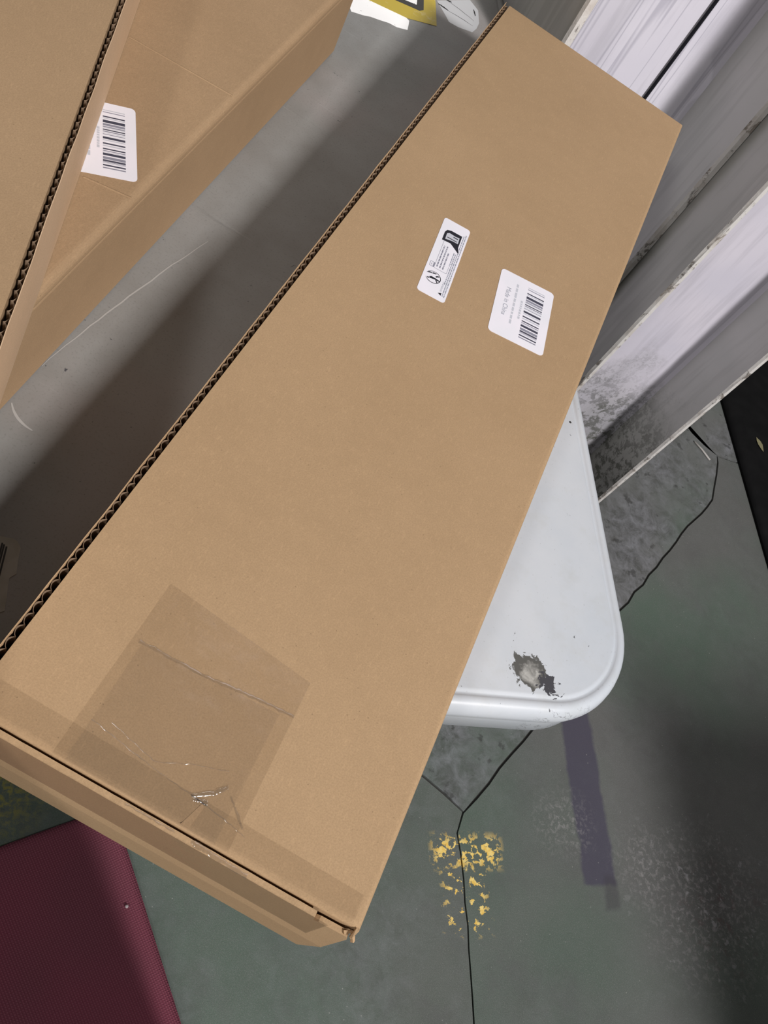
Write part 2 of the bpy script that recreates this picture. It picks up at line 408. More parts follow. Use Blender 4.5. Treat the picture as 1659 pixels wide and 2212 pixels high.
# ------------------------------------------------------------------ floor: four slabs with joints
def jitter_path(pts, amp, step=0.03, far=1.6):
    out = []
    for (x0, y0), (x1, y1) in zip(pts[:-1], pts[1:]):
        L = math.hypot(x1-x0, y1-y0); n = max(1, int(min(L, far)/step))
        for k in range(n):
            u = k/n
            x = x0+(x1-x0)*u; y = y0+(y1-y0)*u
            j = (mn.noise(Vector((x*24, y*24, 1.3)))*amp) if (k or out) else 0
            nx, ny = -(y1-y0)/L, (x1-x0)/L
            out.append((x+nx*j, y+ny*j))
    out.append(pts[-1]); return out

def off(path, d):
    out = []
    for i, (x, y) in enumerate(path):
        a = path[max(0, i-1)]; b = path[min(len(path)-1, i+1)]
        L = math.hypot(b[0]-a[0], b[1]-a[1]); out.append((x-(b[1]-a[1])/L*d, y+(b[0]-a[0])/L*d))
    return out
J = (0.498, 0.5896); K = (0.7890, 1.6770)
pA = jitter_path([J, (0.5564, 0.7593), (0.6626, 1.1209), (0.7408, 1.3657), (0.8032, 1.5402), (0.7954, 1.6579), K], 0.006)
pB = jitter_path([J, (0.4154, 0.6064), (-0.2, 0.73), (-4.0, 1.5)], 0.004)
pC = jitter_path([J, (0.5025, 0.5553), (0.5509, 0.4647), (0.5792, 0.4066), (0.6237, 0.3185), (1.7, -1.9), (2.8, -4.2)], 0.004)
pD = jitter_path([K, (0.7113, 1.6966), (0.2, 1.95), (-4.0, 3.6)], 0.006)
pE = jitter_path([K, (0.8581, 1.7039), (0.9276, 1.7289), (2.0, 2.1), (6.0, 3.5)], 0.006)
G = 0.0022
G2 = 0.0024
rev = lambda p: list(reversed(p))
floor_root = empty('floor'); tag(floor_root, kind='structure')
slab_defs = [
    # south-west slab: along B inwards, then along C outwards
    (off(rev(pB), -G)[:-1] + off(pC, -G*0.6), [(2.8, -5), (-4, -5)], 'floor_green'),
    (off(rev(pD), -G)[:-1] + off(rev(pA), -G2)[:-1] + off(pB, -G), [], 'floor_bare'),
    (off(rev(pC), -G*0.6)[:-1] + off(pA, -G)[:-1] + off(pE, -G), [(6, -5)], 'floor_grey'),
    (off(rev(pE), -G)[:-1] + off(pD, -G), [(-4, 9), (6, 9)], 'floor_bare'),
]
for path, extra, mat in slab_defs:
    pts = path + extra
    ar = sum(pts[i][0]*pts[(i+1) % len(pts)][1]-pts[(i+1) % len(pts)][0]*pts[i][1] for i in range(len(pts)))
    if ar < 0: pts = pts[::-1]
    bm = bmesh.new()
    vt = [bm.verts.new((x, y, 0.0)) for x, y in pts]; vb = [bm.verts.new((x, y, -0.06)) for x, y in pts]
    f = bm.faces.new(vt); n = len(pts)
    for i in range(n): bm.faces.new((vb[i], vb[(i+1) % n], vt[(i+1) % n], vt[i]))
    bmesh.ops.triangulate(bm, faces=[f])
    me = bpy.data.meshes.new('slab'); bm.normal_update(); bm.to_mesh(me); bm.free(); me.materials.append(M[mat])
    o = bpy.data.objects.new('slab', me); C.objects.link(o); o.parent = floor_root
mesh_obj('joint_bed', [(-4, -5, -0.0035), (6, -5, -0.0035), (6, 9, -0.0035), (-4, 9, -0.0035)], [(0, 1, 2, 3)], M['joint'], floor_root)

# ------------------------------------------------------------------ steel columns
def pt(az, d): a = math.radians(az); return Vector((d*math.cos(a), d*math.sin(a)))

def steel_column(name, q, w_, D, tf, label, matweb, H=3.2):
    """H section: q = right flange tip corner; flanges run along EV, web across"""
    root = empty(name, (q.x, q.y, 0)); tag(root, label, 'column')
    P2 = Vector((PV.x, PV.y)); E2 = Vector((EV.x, EV.y))
    def poly(a): return [tuple(P2*p + E2*e) for p, e in a]
    def member(nm, p0, p1, e0, e1, tipmat, bodymat, c=0.0028):
        pts = [(p0+c, e0), (p1-c, e0), (p1, e0+c*1.6), (p1, e1-c), (p1-c, e1), (p0+c, e1), (p0, e1-c), (p0, e0+c*1.6)]
        bm = bmesh.new()
        nz = 60
        rows = []
        for k in range(nz+1):
            z = H*(k/nz)**1.6
            r = []
            for i, (p, e) in enumerate(pts):
                jj = 0.0009*mn.noise(Vector((p*40+i, z*30, 2))) if i in (0, 1, 2, 7) else 0
                v = P2*(p+jj) + E2*(e+jj); r.append(bm.verts.new((v.x, v.y, z)))
            rows.append(r)
        n = len(pts)
        for k in range(nz):
            for i in range(n):
                f = bm.faces.new((rows[k][i], rows[k][(i+1) % n], rows[k+1][(i+1) % n], rows[k+1][i]))
                f.material_index = 1 if i in (0, 1, 7) else 0
        bm.faces.new(rows[-1]); bm.faces.new(rows[0][::-1])
        return bm_obj(nm, bm, [bodymat, tipmat], root)
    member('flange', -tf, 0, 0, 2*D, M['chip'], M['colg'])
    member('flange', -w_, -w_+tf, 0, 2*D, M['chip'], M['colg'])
    a = [(-w_+tf, D-0.004), (-tf, D-0.004), (-tf, D+0.004), (-w_+tf, D+0.004)]
    prism('web', poly(a), 0.0, H, matweb, root)
    # welded fillets in the two visible inner corners
    for p0, sg in ((-w_+tf, 1), (-tf, -1)):
        prism('fillet', poly([(p0, D-0.004), (p0+sg*0.006, D-0.004), (p0, D-0.010)]), 0.0, H, matweb, root)
    return root
q1 = pt(67.65, 1.425)
steel_column('steel_column', q1, 0.268, 0.120, 0.0115, 'white painted steel column at the far right with black mould stains near its foot', M['col'])
q2 = pt(78.42, 1.300)
col2 = steel_column('steel_column', q2, 0.311, 0.141, 0.0135, 'streaked white steel column right behind the far end of the open long carton', M['col2'])

# thin black cable running up the second column's web
def tube(name, pts, r, mat, parent=None, n=8):
    bm = bmesh.new(); rings = []
    for i, p in enumerate(pts):
        a = Vector(pts[max(0, i-1)]); b = Vector(pts[min(len(pts)-1, i+1)]); d = (b-a).normalized()
        u = d.orthogonal().normalized() if i == 0 else (u - d*u.dot(d)).normalized(); v = d.cross(u)
        rings.append([bm.verts.new(Vector(p) + u*r*math.cos(2*math.pi*k/n) + v*r*math.sin(2*math.pi*k/n)) for k in range(n)])
    for i in range(len(pts)-1):
        for k in range(n):
            bm.faces.new((rings[i][k], rings[i][(k+1) % n], rings[i+1][(k+1) % n], rings[i+1][k]))
    bm.faces.new(rings[0][::-1]); bm.faces.new(rings[-1])
    return bm_obj(name, bm, mat, parent, True)
cb = []
for k in range(40):
    z = 3.1*k/39
    jx = 0.0025*mn.noise(Vector((z*2.2, 0.3, 0)))
    base = Vector((q2.x, q2.y, 0)) + PV*(-0.085+jx) + EV*(0.141-0.0045-0.0030)
    cb.append((base.x, base.y, z))
tag(tube('cable', cb, 0.0026, M['cable']), 'thin black cable running straight up the streaked white column', 'cable')

# ------------------------------------------------------------------ table
TZ = 0.75
tab = empty('work_table', pe(-0.2, 0.9, 0)); tag(tab, 'white painted metal table with chipped rounded corner under the cartons', 'table')
tloc = Vector(tab.location)
def table_ring(inset, z, r):
    p0, p1, e0, e1 = -0.95+inset, 0.502-inset, 0.211+inset, 1.55-inset
    r = max(0.02, r-inset)
    out = []
    for cp, ce, a0 in ((p1-r, e1-r, 0), (p0+r, e1-r, 90), (p0+r, e0+r, 180), (p1-r, e0+r, 270)):
        for k in range(17):
            a = math.radians(a0+90*k/16)
            v = PV*(cp+r*math.cos(a)) + EV*(ce+r*math.sin(a))
            out.append(Vector((v.x, v.y, z)) - tloc)
    return out
prof = [(0.0185, TZ-0.0001), (0.0165, TZ-0.0003), (0.0150, TZ-0.0014), (0.0135, TZ-0.0016), (0.0120, TZ-0.0008), (0.0105, TZ-0.0002),
        (0.0080, TZ-0.0004), (0.0050, TZ-0.0018), (0.0026, TZ-0.0045), (0.0010, TZ-0.0085), (0.0, TZ-0.013),
        (0.0003, TZ-0.018), (0.0022, TZ-0.024), (0.0032, TZ-0.030), (0.0036, TZ-0.052), (0.0060, TZ-0.054), (0.0120, TZ-0.050), (0.0125, TZ-0.02)]
bm = bmesh.new(); rings = [[bm.verts.new(v) for v in table_ring(i, z, 0.088)] for i, z in prof]
for a, b in zip(rings[:-1], rings[1:]):
    n = len(a)
    for i in range(n): bm.faces.new((a[i], b[i], b[(i+1) % n], a[(i+1) % n]))
bm.faces.new(rings[0]); bm.faces.new(rings[-1][::-1])
top = bm_obj('table_top', bm, M['table'], tab, True)
def make_room_coords(o):
    """shift the mesh so that the object's own coordinates are the room's"""
    off_ = Vector(o.parent.location)
    for v in o.data.vertices: v.co += off_
    o.location = -off_
make_room_coords(top)
for p in (-0.75, 0.25):
    for e in (0.45, 1.35):
        a = [Vector(pe(p+dx, e+dy, 0)) - tloc for dx, dy in ((-0.02, -0.02), (0.02, -0.02), (0.02, 0.02), (-0.02, 0.02))]
        lg = prism('leg', [(v.x, v.y) for v in a], 0.0, TZ-0.021, M['leg'], tab)
# marks lying on the table top: scuffs, streaks, old sticker, hazard sign
def strip(name, pts, wd, z, mat, parent, taper=True):
    vs_, fs = [], []
    for i, p in enumerate(pts):
        a = Vector(pts[max(0, i-1)]); b = Vector(pts[min(len(pts)-1, i+1)]); d = (b-a).normalized()
        k = 1.0 if not taper else (0.35+0.65*math.sin(math.pi*min(1, max(0, (i+0.3)/(len(pts)-0.4)))))
        nrm = Vector((-d.y, d.x))*wd*0.5*k
        vs_ += [(p[0]+nrm.x, p[1]+nrm.y, z), (p[0]-nrm.x, p[1]-nrm.y, z)]
    for i in range(len(pts)-1): fs.append((2*i+1, 2*i+3, 2*i+2, 2*i))
    o = mesh_obj(name, [Vector(v)-tloc for v in vs_], fs, mat, parent); return o
def curve_pts(a, b, bow, n=10, jit=0.0):
    a = Vector(a); b = Vector(b); d = b-a; nn = Vector((-d.y, d.x)); out = []
    for k in range(n+1):
        u = k/n; p = a+d*u+nn*bow*4*u*(1-u)
        out.append((p.x+random.uniform(-jit, jit), p.y+random.uniform(-jit, jit)))
    return out
ZS = TZ+0.0001
strip('scuff', curve_pts((-0.2162, 0.3624), (-0.1909, 0.3513), -0.12), 0.0022, ZS, M['scratch'], tab)
strip('scuff', curve_pts((-0.2195, 0.4047), (-0.1907, 0.615), 0.012, 22, 0.0005), 0.0014, ZS, M['scratch'], tab)
# old sticker at the left edge
stk = [(-0.1465, 0.2698), (-0.1418, 0.2667), (-0.1380, 0.2580), (-0.1330, 0.2490), (-0.1350, 0.2440), (-0.1300, 0.2350), (-0.1235, 0.2228), (-0.1400, 0.2000),
       (-0.1900, 0.2200), (-0.1620, 0.2650), (-0.1500, 0.2700)]
st = prism('old_sticker', [(x-tloc.x, y-tloc.y) for x, y in stk], TZ+0.00005, TZ+0.0004, M['old_sticker'], tab, 0.0001)
for dx in (0.0, 0.0022, 0.0038, 0.0075):
    o = strip('bar', [(-0.1500-dx, 0.2625+dx*0.2), (-0.1420-dx, 0.2440+dx*0.2), (-0.1335-dx, 0.2240+dx*0.2)], 0.0012, TZ+0.0005, M['signblack'], st, False)
    o.location = (0, 0, 0)
# hazard sign sticker at the far end: white film, yellow triangle with a black frame
root = tab
sw = [(-0.2700, 1.1250), (-0.2620, 1.0860), (-0.2509, 1.0722), (-0.2440, 1.0765), (-0.2380, 1.0800), (-0.2300, 1.0870), (-0.2200, 1.0920), (-0.2086, 1.0987), (-0.1980, 1.1010),
      (-0.1863, 1.1095), (-0.1920, 1.1290), (-0.2050, 1.1350), (-0.2400, 1.1800), (-0.2500, 1.2300), (-0.3200, 1.2100)]
wf = prism('hazard_sign', [(x-tloc.x, y-tloc.y) for x, y in sw], TZ+0.00005, TZ+0.0004, M['signwhite'], tab)
tag(wf, 'torn white film sign with a yellow warning triangle')
yt = [(-0.2900, 1.1000), (-0.2466, 1.1159), (-0.1959, 1.1320), (-0.1624, 1.1560), (-0.1860, 1.2086), (-0.2300, 1.2600), (-0.3100, 1.2000)]
yo = prism('triangle', [(x-tloc.x, y-tloc.y) for x, y in yt], TZ+0.0004, TZ+0.0006, M['yellow'], wf)
kb = [(-0.2500, 1.1400), (-0.2250, 1.1500), (-0.1911, 1.1630), (-0.1880, 1.1700), (-0.1960, 1.1900), (-0.2150, 1.2150), (-0.2700, 1.2000)]
prism('triangle_frame', [(x-tloc.x, y-tloc.y) for x, y in kb], TZ+0.0006, TZ+0.0007, M['signblack'], wf)
kb2 = [(-0.2400, 1.1600), (-0.2150, 1.1640), (-0.1990, 1.1710), (-0.2040, 1.1850), (-0.2150, 1.2030), (-0.2600, 1.1950)]
prism('triangle_inside', [(x-tloc.x, y-tloc.y) for x, y in kb2], TZ+0.0007, TZ+0.0008, M['signwhite'], wf)
# pale wiped patch with black rub marks beside the sign
wp = [(-0.1840, 1.2100), (-0.1521, 1.2606), (-0.1350, 1.2500), (-0.1234, 1.2237), (-0.1215, 1.2080), (-0.1229, 1.1939), (-0.1400, 1.1850), (-0.1540, 1.1820), (-0.1620, 1.1900)]
M['wiped'] = flat('wiped_paint', (0.50, 0.51, 0.53), 0.35, 0.5)
prism('scuff', [(x-tloc.x, y-tloc.y) for x, y in wp], TZ+0.00002, TZ+0.0001, M['wiped'], tab)
for a, b, wd in (((-0.1800, 1.2050), (-0.1640, 1.2050), 0.003), ((-0.1650, 1.2040), (-0.1270, 1.2080), 0.0010), ((-0.1720, 1.2250), (-0.1300, 1.2200), 0.0009),
                 ((-0.1400, 1.2450), (-0.1330, 1.2330), 0.0022), ((-0.1750, 1.2250), (-0.1680, 1.2280), 0.003)):
    strip('rub_mark', curve_pts(a, b, 0.03, 8, 0.0004), wd, TZ+0.00015, M['smudge_dark'], tab)

# ------------------------------------------------------------------ long cartons
FL = 0.0046     # board thickness
def carton(name, label, loc, rz, W, L, T, flute, mat, group=None, y_round=0.003):
    """local frame: x 0..W, y 0..L, z 0..T; flute = 'left' / 'right' / None: side whose cut board edge faces up"""
    root = empty(name, loc, rz); tag(root, label, 'box')
    xl = FL if flute == 'left' else 0.0; xr = W-FL if flute == 'right' else W
    z1 = T-FL*2
    # body with lightly slanting lower front
    bm = bmesh.new()
    xs = (xl+0.0006, xr-(0.0006 if flute == 'right' else 0)); 
    prof_ = [(0.008, 0.0), (0.0058, T*0.46), (0.0058, z1-0.0005), (L, z1-0.0005), (L, 0.0)]
    va = [bm.verts.new((xs[0], y, z)) for y, z in prof_]; vb = [bm.verts.new((xs[1], y, z)) for y, z in prof_]
    bm.faces.new(va); bm.faces.new(vb[::-1]); n = len(prof_)
    for i in range(n): bm.faces.new((va[i], vb[i], vb[(i+1) % n], va[(i+1) % n]))
    bmesh.ops.bevel(bm, geom=list(bm.edges), offset=0.0022, segments=3, profile=0.5, affect='EDGES')
    bm_obj('body', bm, mat, root, False)
    # top panel, rounded where it folds into the side
    bm = cuboid_bm(xl+(0.0008 if flute == 'left' else 0), xr-(0.0008 if flute == 'right' else 0), 0.0055, L, z1, T)
    ed = []
    for e in bm.edges:
        m = (e.verts[0].co+e.verts[1].co)/2
        up = abs(m.z-T) < 1e-5
        along = abs(e.verts[0].co.y-e.verts[1].co.y) > 0.1
        if up and along and ((flute != 'right' and m.x > W/2) or (flute != 'left' and m.x < W/2)): ed.append(e)
        if up and not along: ed.append(e)
    bmesh.ops.bevel(bm, geom=ed, offset=0.0072 if flute is None else 0.0040, segments=6, profile=0.5, affect='EDGES')
    # fine cross cuts so the panel can sag and wave a little
    bm_obj('top_panel', bm, mat, root)
    if flute:
        sgn = 1 if flute == 'left' else -1
        x0 = 0.0 if flute == 'left' else W
        def X(a): return x0+sgn*a
        def sorted_box(a, b, *r):
            return cuboid_bm(min(X(a), X(b)), max(X(a), X(b)), *r)
        # outer liner with a slightly ragged top
        n = 240; vs_, fs = [], []
        for k in range(n+1):
            y = 0.003+(L-0.003)*k/n; dz = 0.0007*mn.noise(Vector((y*45, loc[0]*9, 0)))
            wob = 0.0004*mn.noise(Vector((y*30, 5, loc[1]*3)))
            for (a, z) in ((0, 0.0), (0.0005, 0.0), (0.0005+wob, T-0.0002+dz), (wob, T-0.0002+dz)): vs_.append((X(a), y, z))
        for k in range(n):
            b = 4*k
            for i in range(4): fs.append((b+i, b+(i+1) % 4, b+4+(i+1) % 4, b+4+i))
        fs += [(0, 3, 2, 1), (4*n, 4*n+1, 4*n+2, 4*n+3)]
        side = mesh_obj('side_wall', vs_, fs, M['card_pale'] if flute == 'right' else M['card_light'], root)
        # corrugated medium
        vs_, fs = [], []; per = 0.0082; st_ = int((L-0.004)/per*10); amp = 0.0014
        for k in range(st_+1):
            y = 0.004+(L-0.006)*k/st_
            ph = 2*math.pi*y/per + 1.2*mn.noise(Vector((y*14, 1, 0)))
            a = 0.0005+0.00165+amp*math.sin(ph)+0.0002*math.sin(2*ph); yy = y+0.0011*math.cos(ph*1.0)
            zt = T-0.0022+0.0007*mn.noise(Vector((y*60, 7, 0)))
            for (da, z) in ((0, T-0.016), (0.00035, T-0.016), (0.00035, zt), (0, zt)): vs_.append((X(a+da), yy, z))
        for k in range(st_):
            b = 4*k
            for i in range(4): fs.append((b+i, b+(i+1) % 4, b+4+(i+1) % 4, b+4+i))
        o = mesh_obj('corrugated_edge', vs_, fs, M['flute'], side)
        tag(o, 'wavy cut edge of the corrugated board')
        # dark sheet in the slot, its shade put into the colour
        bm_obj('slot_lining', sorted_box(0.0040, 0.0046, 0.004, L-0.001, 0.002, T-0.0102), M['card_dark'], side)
    return root

TH = 0.100
main = carton('long_carton', 'large brown cardboard carton with two white stickers in the foreground, lying across the table',
              (-0.0940, 0.1275, TZ+0.0003), 0.0, 0.2500, 0.9725, TH, 'left', M['card'])
MO = Vector(main.location)
# front flap with the slit behind its upper edge and the notch at the right corner
def front_flap(root, W, T):
    out = [(0.001, 0.0), (0.001, T-0.0018)]
    for k in range(1, 40):
        out.append((0.001+(W-0.028)*k/40, T-0.0018+0.0006*mn.noise(Vector((k*0.8, 2, 0)))))
    out += [(W-0.0265, T-0.0018), (W-0.0250, T-0.0080), (W-0.0225, T-0.0062), (W-0.0050, T-0.0048), (W-0.0030, T-0.0100), (W-0.0030, 0.0)]
    # crease: the lower half tilts inwards
    bm = bmesh.new()
    up = [p for p in out]
    def yv(z): return 0.0 if z > T*0.46 else 0.0035*(1-z/(T*0.46))
    vf = [bm.verts.new((x, yv(z), z)) for x, z in [(0.001, T*0.46)]+out[1:-1]+[(W-0.003, T*0.46)]]
    vk = [bm.verts.new((v.co.x, v.co.y+0.0036, v.co.z)) for v in vf]
    bm.faces.new(vf); bm.faces.new(vk[::-1]); n = len(vf)
    for i in range(n): bm.faces.new((vf[i], vk[i], vk[(i+1) % n], vf[(i+1) % n]))
    lo = [bm.verts.new(c) for c in ((0.001, 0, T*0.46), (W-0.003, 0, T*0.46), (W-0.006, 0.0045, 0.001), (0.004, 0.0045, 0.001),
                                    (0.001, 0.0036, T*0.46), (W-0.003, 0.0036, T*0.46), (W-0.006, 0.0070, 0.001), (0.004, 0.0070, 0.001))]
    for f in ((0, 1, 2, 3), (5, 4, 7, 6), (1, 5, 6, 2), (0, 3, 7, 4), (3, 2, 6, 7), (0, 4, 5, 1)): bm.faces.new([lo[i] for i in f])
    return bm_obj('front_flap', bm, M['card'], root)
front_flap(main, 0.25, TH)
# torn fibres at the notch
for k, (x, z, a) in enumerate(((0.2445, TH-0.0045, 0.5), (0.2475, TH-0.002, 1.2), (0.2490, TH-0.006, 2.0))):
    bm = cuboid_bm(-0.0028, 0.0028, -0.0009, 0.0012, -0.0012, 0.0012)
    for v in bm.verts:
        v.co += Vector((random.uniform(-1, 1), random.uniform(-1, 1), random.uniform(-1, 1)))*0.0006
    bmesh.ops.rotate(bm, verts=bm.verts, cent=(0, 0, 0), matrix=Matrix.Rotation(a, 3, 'Z'))
    bmesh.ops.translate(bm, verts=bm.verts, vec=(x, 0.0025, z))
    bm_obj('torn_fibre', bm, M['card_light'], main)

# ---- printed labels
def text_mesh(body, size, extrude=0.0):
    cu = bpy.data.curves.new('lettering', 'FONT'); cu.body = body; cu.size = size; cu.extrude = 0.0
    o = bpy.data.objects.new('lettering', cu); C.objects.link(o)
    dg = bpy.context.evaluated_depsgraph_get()
    me = bpy.data.meshes.new_from_object(o.evaluated_get(dg)); bpy.data.objects.remove(o); bpy.data.curves.remove(cu)
    return me
def place_text(body, size, x, y, rz, z, mat, parent, sx=1.0):
    me = text_mesh(body, size); me.materials.clear(); me.materials.append(mat)
    R_ = Matrix.Rotation(rz, 3, 'Z')
    for v in me.vertices:
        c_ = R_ @ Vector((v.co.x*sx, v.co.y, 0)); v.co = (c_.x+x, c_.y+y, z)
    o = bpy.data.objects.new('lettering', me); C.objects.link(o); o.parent = parent; return o

def quads(name, rects, z, mat, parent):
    vs_, fs = [], []
    for r in rects:
        b = len(vs_); vs_ += [(x, y, z) for x, y in r]; fs.append((b, b+1, b+2, b+3))
    return mesh_obj(name, vs_, fs, mat, parent)

BARS = [(2.0, .6, 1), (5.2, .9, 0), (6.6, .7, 2), (8.2, 2.0, 0), (10.8, 1.6, 1), (12.9, .8, 1), (15.0, .8, 0), (16.4, .7, 1), (18.6, .5, 1), (20.6, 1.6, 0),
        (22.8, .7, 2), (25.0, 1.0, 0), (26.8, .9, 2), (29.0, .9, 0), (30.6, .6, 1), (32.4, 1.7, 0), (35.0, 1.8, 1), (37.2, 1.2, 0), (39.2, .6, 2), (40.6, 1.0, 0), (42.6, .8, 1),
        (0.4, .7, 2), (13.9, .35, 2), (31.6, .4, 2), (38.6, .4, 1), (17.7, .35, 2)]
def shipping_label(parent, loc, rz):
    """54 x 82 mm label, x = across (bar code at the right), y = along"""
    pts = rounded_rect(-0.027, 0.027, -0.041, 0.041, 0.004)
    lb = prism('shipping_label', pts, 0.0, 0.00025, M['label'], parent)
    lb.location = loc; lb.rotation_euler = (0, 0, rz)
    tag(lb, 'white barcode sticker')
    x0, x1 = 0.0015, 0.0185; ys, ye = 0.0335, -0.0335
    k = (ys-ye)/44.0
    for m_, g in ((M['ink_bar'], 0), (M['ink_mid'], 1), (M['ink_pale'], 2)):
        rc = []
        for a, wd, gg in BARS:
            if gg != g: continue
            t1 = ys-a*k; t0 = t1-wd*k
            rc.append([(x0, t0), (x1, t0), (x1, t1), (x0, t1)])
        o = quads('barcode', rc, 0.0003, m_, lb)
    place_text('Made in China', 0.0066, -0.0185, 0.021, -math.pi/2, 0.0003, M['ink_grey'], lb, 0.95)
    rc = []
    y = 0.030
    random.seed(11)
    while y > -0.020:
        L_ = random.uniform(0.002, 0.007); rc.append([(-0.0098, y-L_), (-0.0078, y-L_), (-0.0078, y), (-0.0098, y)]); y -= L_+0.0012
    y = 0.012
    while y > -0.012:
        L_ = random.uniform(0.0015, 0.003); rc.append([(-0.0030, y-L_), (-0.0010, y-L_), (-0.0010, y), (-0.0030, y)]); y -= L_+0.0008
    quads('faint_print', rc, 0.0003, M['ink_pale'], lb)
    return lb
LZ = TH+0.0001
c4 = [Vector(v) for v in ((0.0500, 0.6872), (0.1030, 0.6972), (0.1171, 0.6131), (0.0600, 0.6060))]
ctr = sum(c4, Vector((0, 0)))/4
shipping_label(main, (ctr.x-MO.x, ctr.y-MO.y, LZ), math.radians(9.8))

def warning_label(parent, loc, rz):
    """103 x 26.5 mm, x = reading direction, y = up"""
    lb = prism('warning_label', rounded_rect(-0.0515, 0.0515, -0.01325, 0.01325, 0.003), 0.0, 0.00025, M['label'], parent)
    lb.location = loc; lb.rotation_euler = (0, 0, rz); tag(lb, 'white warning sticker with a round pictogram')
    z = 0.0003
    cx, cy, R_ = -0.0285, 0.0035, 0.0072
    n = 40; rc = []
    for k in range(n):
        if 8 <= k <= 12: continue
        a0, a1 = 2*math.pi*k/n, 2*math.pi*(k+1)/n
        wd = 0.0007 if 16 <= k <= 38 else 0.0005
        rc.append([(cx+R_*math.cos(a0), cy+R_*math.sin(a0)), (cx+R_*math.cos(a1), cy+R_*math.sin(a1)),
                   (cx+(R_-wd)*math.cos(a1), cy+(R_-wd)*math.sin(a1)), (cx+(R_-wd)*math.cos(a0), cy+(R_-wd)*math.sin(a0))])
    quads('pictogram', rc, z, M['ink'], lb)
    # small person shape and three drops inside the ring
    def blob(pts): return mesh_obj('pictogram', [(cx+x, cy+y, z) for x, y in pts], [tuple(range(len(pts)))], M['ink'], lb)
    blob([(0.0009*math.cos(a)-0.0030, 0.0009*math.sin(a)+0.0042) for a in [2*math.pi*k/12 for k in range(12)]])
    blob([(-0.0030, 0.0030), (-0.0012, 0.0034), (0.0002, 0.0018), (0.0000, -0.0030), (-0.0008, -0.0066), (-0.0020, -0.0062), (-0.0018, -0.0020)])
    blob([(-0.0050, -0.0046), (-0.0020, -0.0024), (-0.0016, -0.0034), (-0.0044, -0.0056)])
    for (x, y, a) in ((0.0036, 0.0040, 0.3), (0.0048, 0.0002, 0.2), (0.0026, -0.0034, 0.6)):
        c_, s_ = math.cos(a), math.sin(a)
        blob([(x+c_*u-s_*v, y+s_*u+c_*v) for u, v in ((-0.0005, -0.0020), (0.0008, -0.0016), (0.0011, 0.0), (0.0006, 0.0018), (-0.0007, 0.0016), (-0.0003, 0.0))])
    # frame around the bold text and its key symbol
    rc = []
    rc.append([(-0.0165, 0.0060), (0.0225, 0.0060), (0.0225, 0.0063), (-0.0165, 0.0063)])
    rc.append([(-0.0170, -0.0055), (-0.0166, -0.0055), (-0.0166, 0.0060), (-0.0170, 0.0060)])
    rc.append([(-0.0160, -0.0062), (-0.0075, -0.0062), (-0.0075, -0.0059), (-0.0160, -0.0059)])
    rc.append([(-0.0170, -0.0055), (-0.0160, -0.0062), (-0.0158, -0.0059), (-0.0166, -0.0052)])
    rc.append([(-0.0168, 0.0063), (-0.0105, 0.0063), (-0.0105, 0.0076), (-0.0168, 0.0076)])
    for a, b, c2, d in ((-0.0165, -0.0108, 0.0104, 0.0108), (-0.0168, -0.0163, 0.0076, 0.0106), (-0.0110, -0.0105, 0.0076, 0.0106), (-0.0150, -0.0125, 0.0088, 0.0093)):
        rc.append([(a, c2), (b, c2), (b, d), (a, d)])
    quads('frame_line', rc, z, M['ink_mid'], lb)
    # black corner picture with a grey battery-like tile
    ban = [(0.0215, 0.0085), (0.0330, 0.0085), (0.0370, 0.0070), (0.0385, 0.0030), (0.0385, -0.0078), (0.0220, -0.0078), (0.0140, -0.0100), (0.0160, -0.0078), (0.0222, 0.0000)]
    mesh_obj('pictogram', [(x, y, z) for x, y in ban], [tuple(range(len(ban)))], M['ink'], lb)
    mesh_obj('pictogram', [(x, y, z+0.00004) for x, y in ((0.0245, 0.0060), (0.0325, 0.0062), (0.0345, 0.0040), (0.0338, -0.0020), (0.0345, -0.0060), (0.0262, -0.0064), (0.0262, -0.0010))],
             [tuple(range(7))], M['ink_pale'], lb)
    quads('pictogram', [[(0.0275, -0.0050), (0.0285, -0.0050), (0.0285, 0.0048), (0.0275, 0.0048)], [(0.0312, -0.0052), (0.0324, -0.0052), (0.0324, -0.0005), (0.0312, -0.0005)]], z+0.00006, M['ink'], lb)
    # warning triangle and the word, then rows of fine illegible print
    tx, ty = -0.0450, -0.0068
    mesh_obj('pictogram', [(tx, ty-0.0012, z), (tx+0.0034, ty-0.0012, z), (tx+0.0017, ty+0.0020, z)], [(0, 1, 2)], M['ink'], lb)
    place_text('WARNING:', 0.0027, tx+0.0045, ty-0.0009, 0, z, M['ink_grey'], lb)
    random.seed(5)
    def row(x0, x1, y, h, out):
        x = x0
        while x < x1:
            L_ = random.uniform(0.0010, 0.0040); out.append([(x, y), (min(x+L_, x1), y), (min(x+L_, x1), y+h), (x, y+h)]); x += L_+0.0006
    a_, b_ = [], []
    row(-0.0140, 0.0155, 0.0034, 0.0012, a_); row(-0.0140, 0.0165, 0.0006, 0.0012, a_); row(-0.0140, 0.0090, -0.0022, 0.0012, a_)
    row(-0.0290, 0.0350, -0.0075, 0.0010, b_) if False else None
    row(-0.0450, 0.0400, -0.0098, 0.0009, b_); row(-0.0455, 0.0430, -0.0115, 0.0009, b_)
    row(-0.0060, 0.0130, -0.0066, 0.0009, b_); row(-0.0300, 0.0120, -0.0082, 0.0009, b_)
    quads('small_print', a_, z, M['ink_mid'], lb); quads('small_print', b_, z, M['ink_grey'], lb)
    return lb
c4 = [Vector(v) for v in ((-0.0182, 0.7006), (0.0076, 0.7072), (0.0202, 0.6029), (-0.0057, 0.5998))]
ctr = sum(c4, Vector((0, 0)))/4
warning_label(main, (ctr.x-MO.x, ctr.y-MO.y, LZ), math.radians(90+7.0))

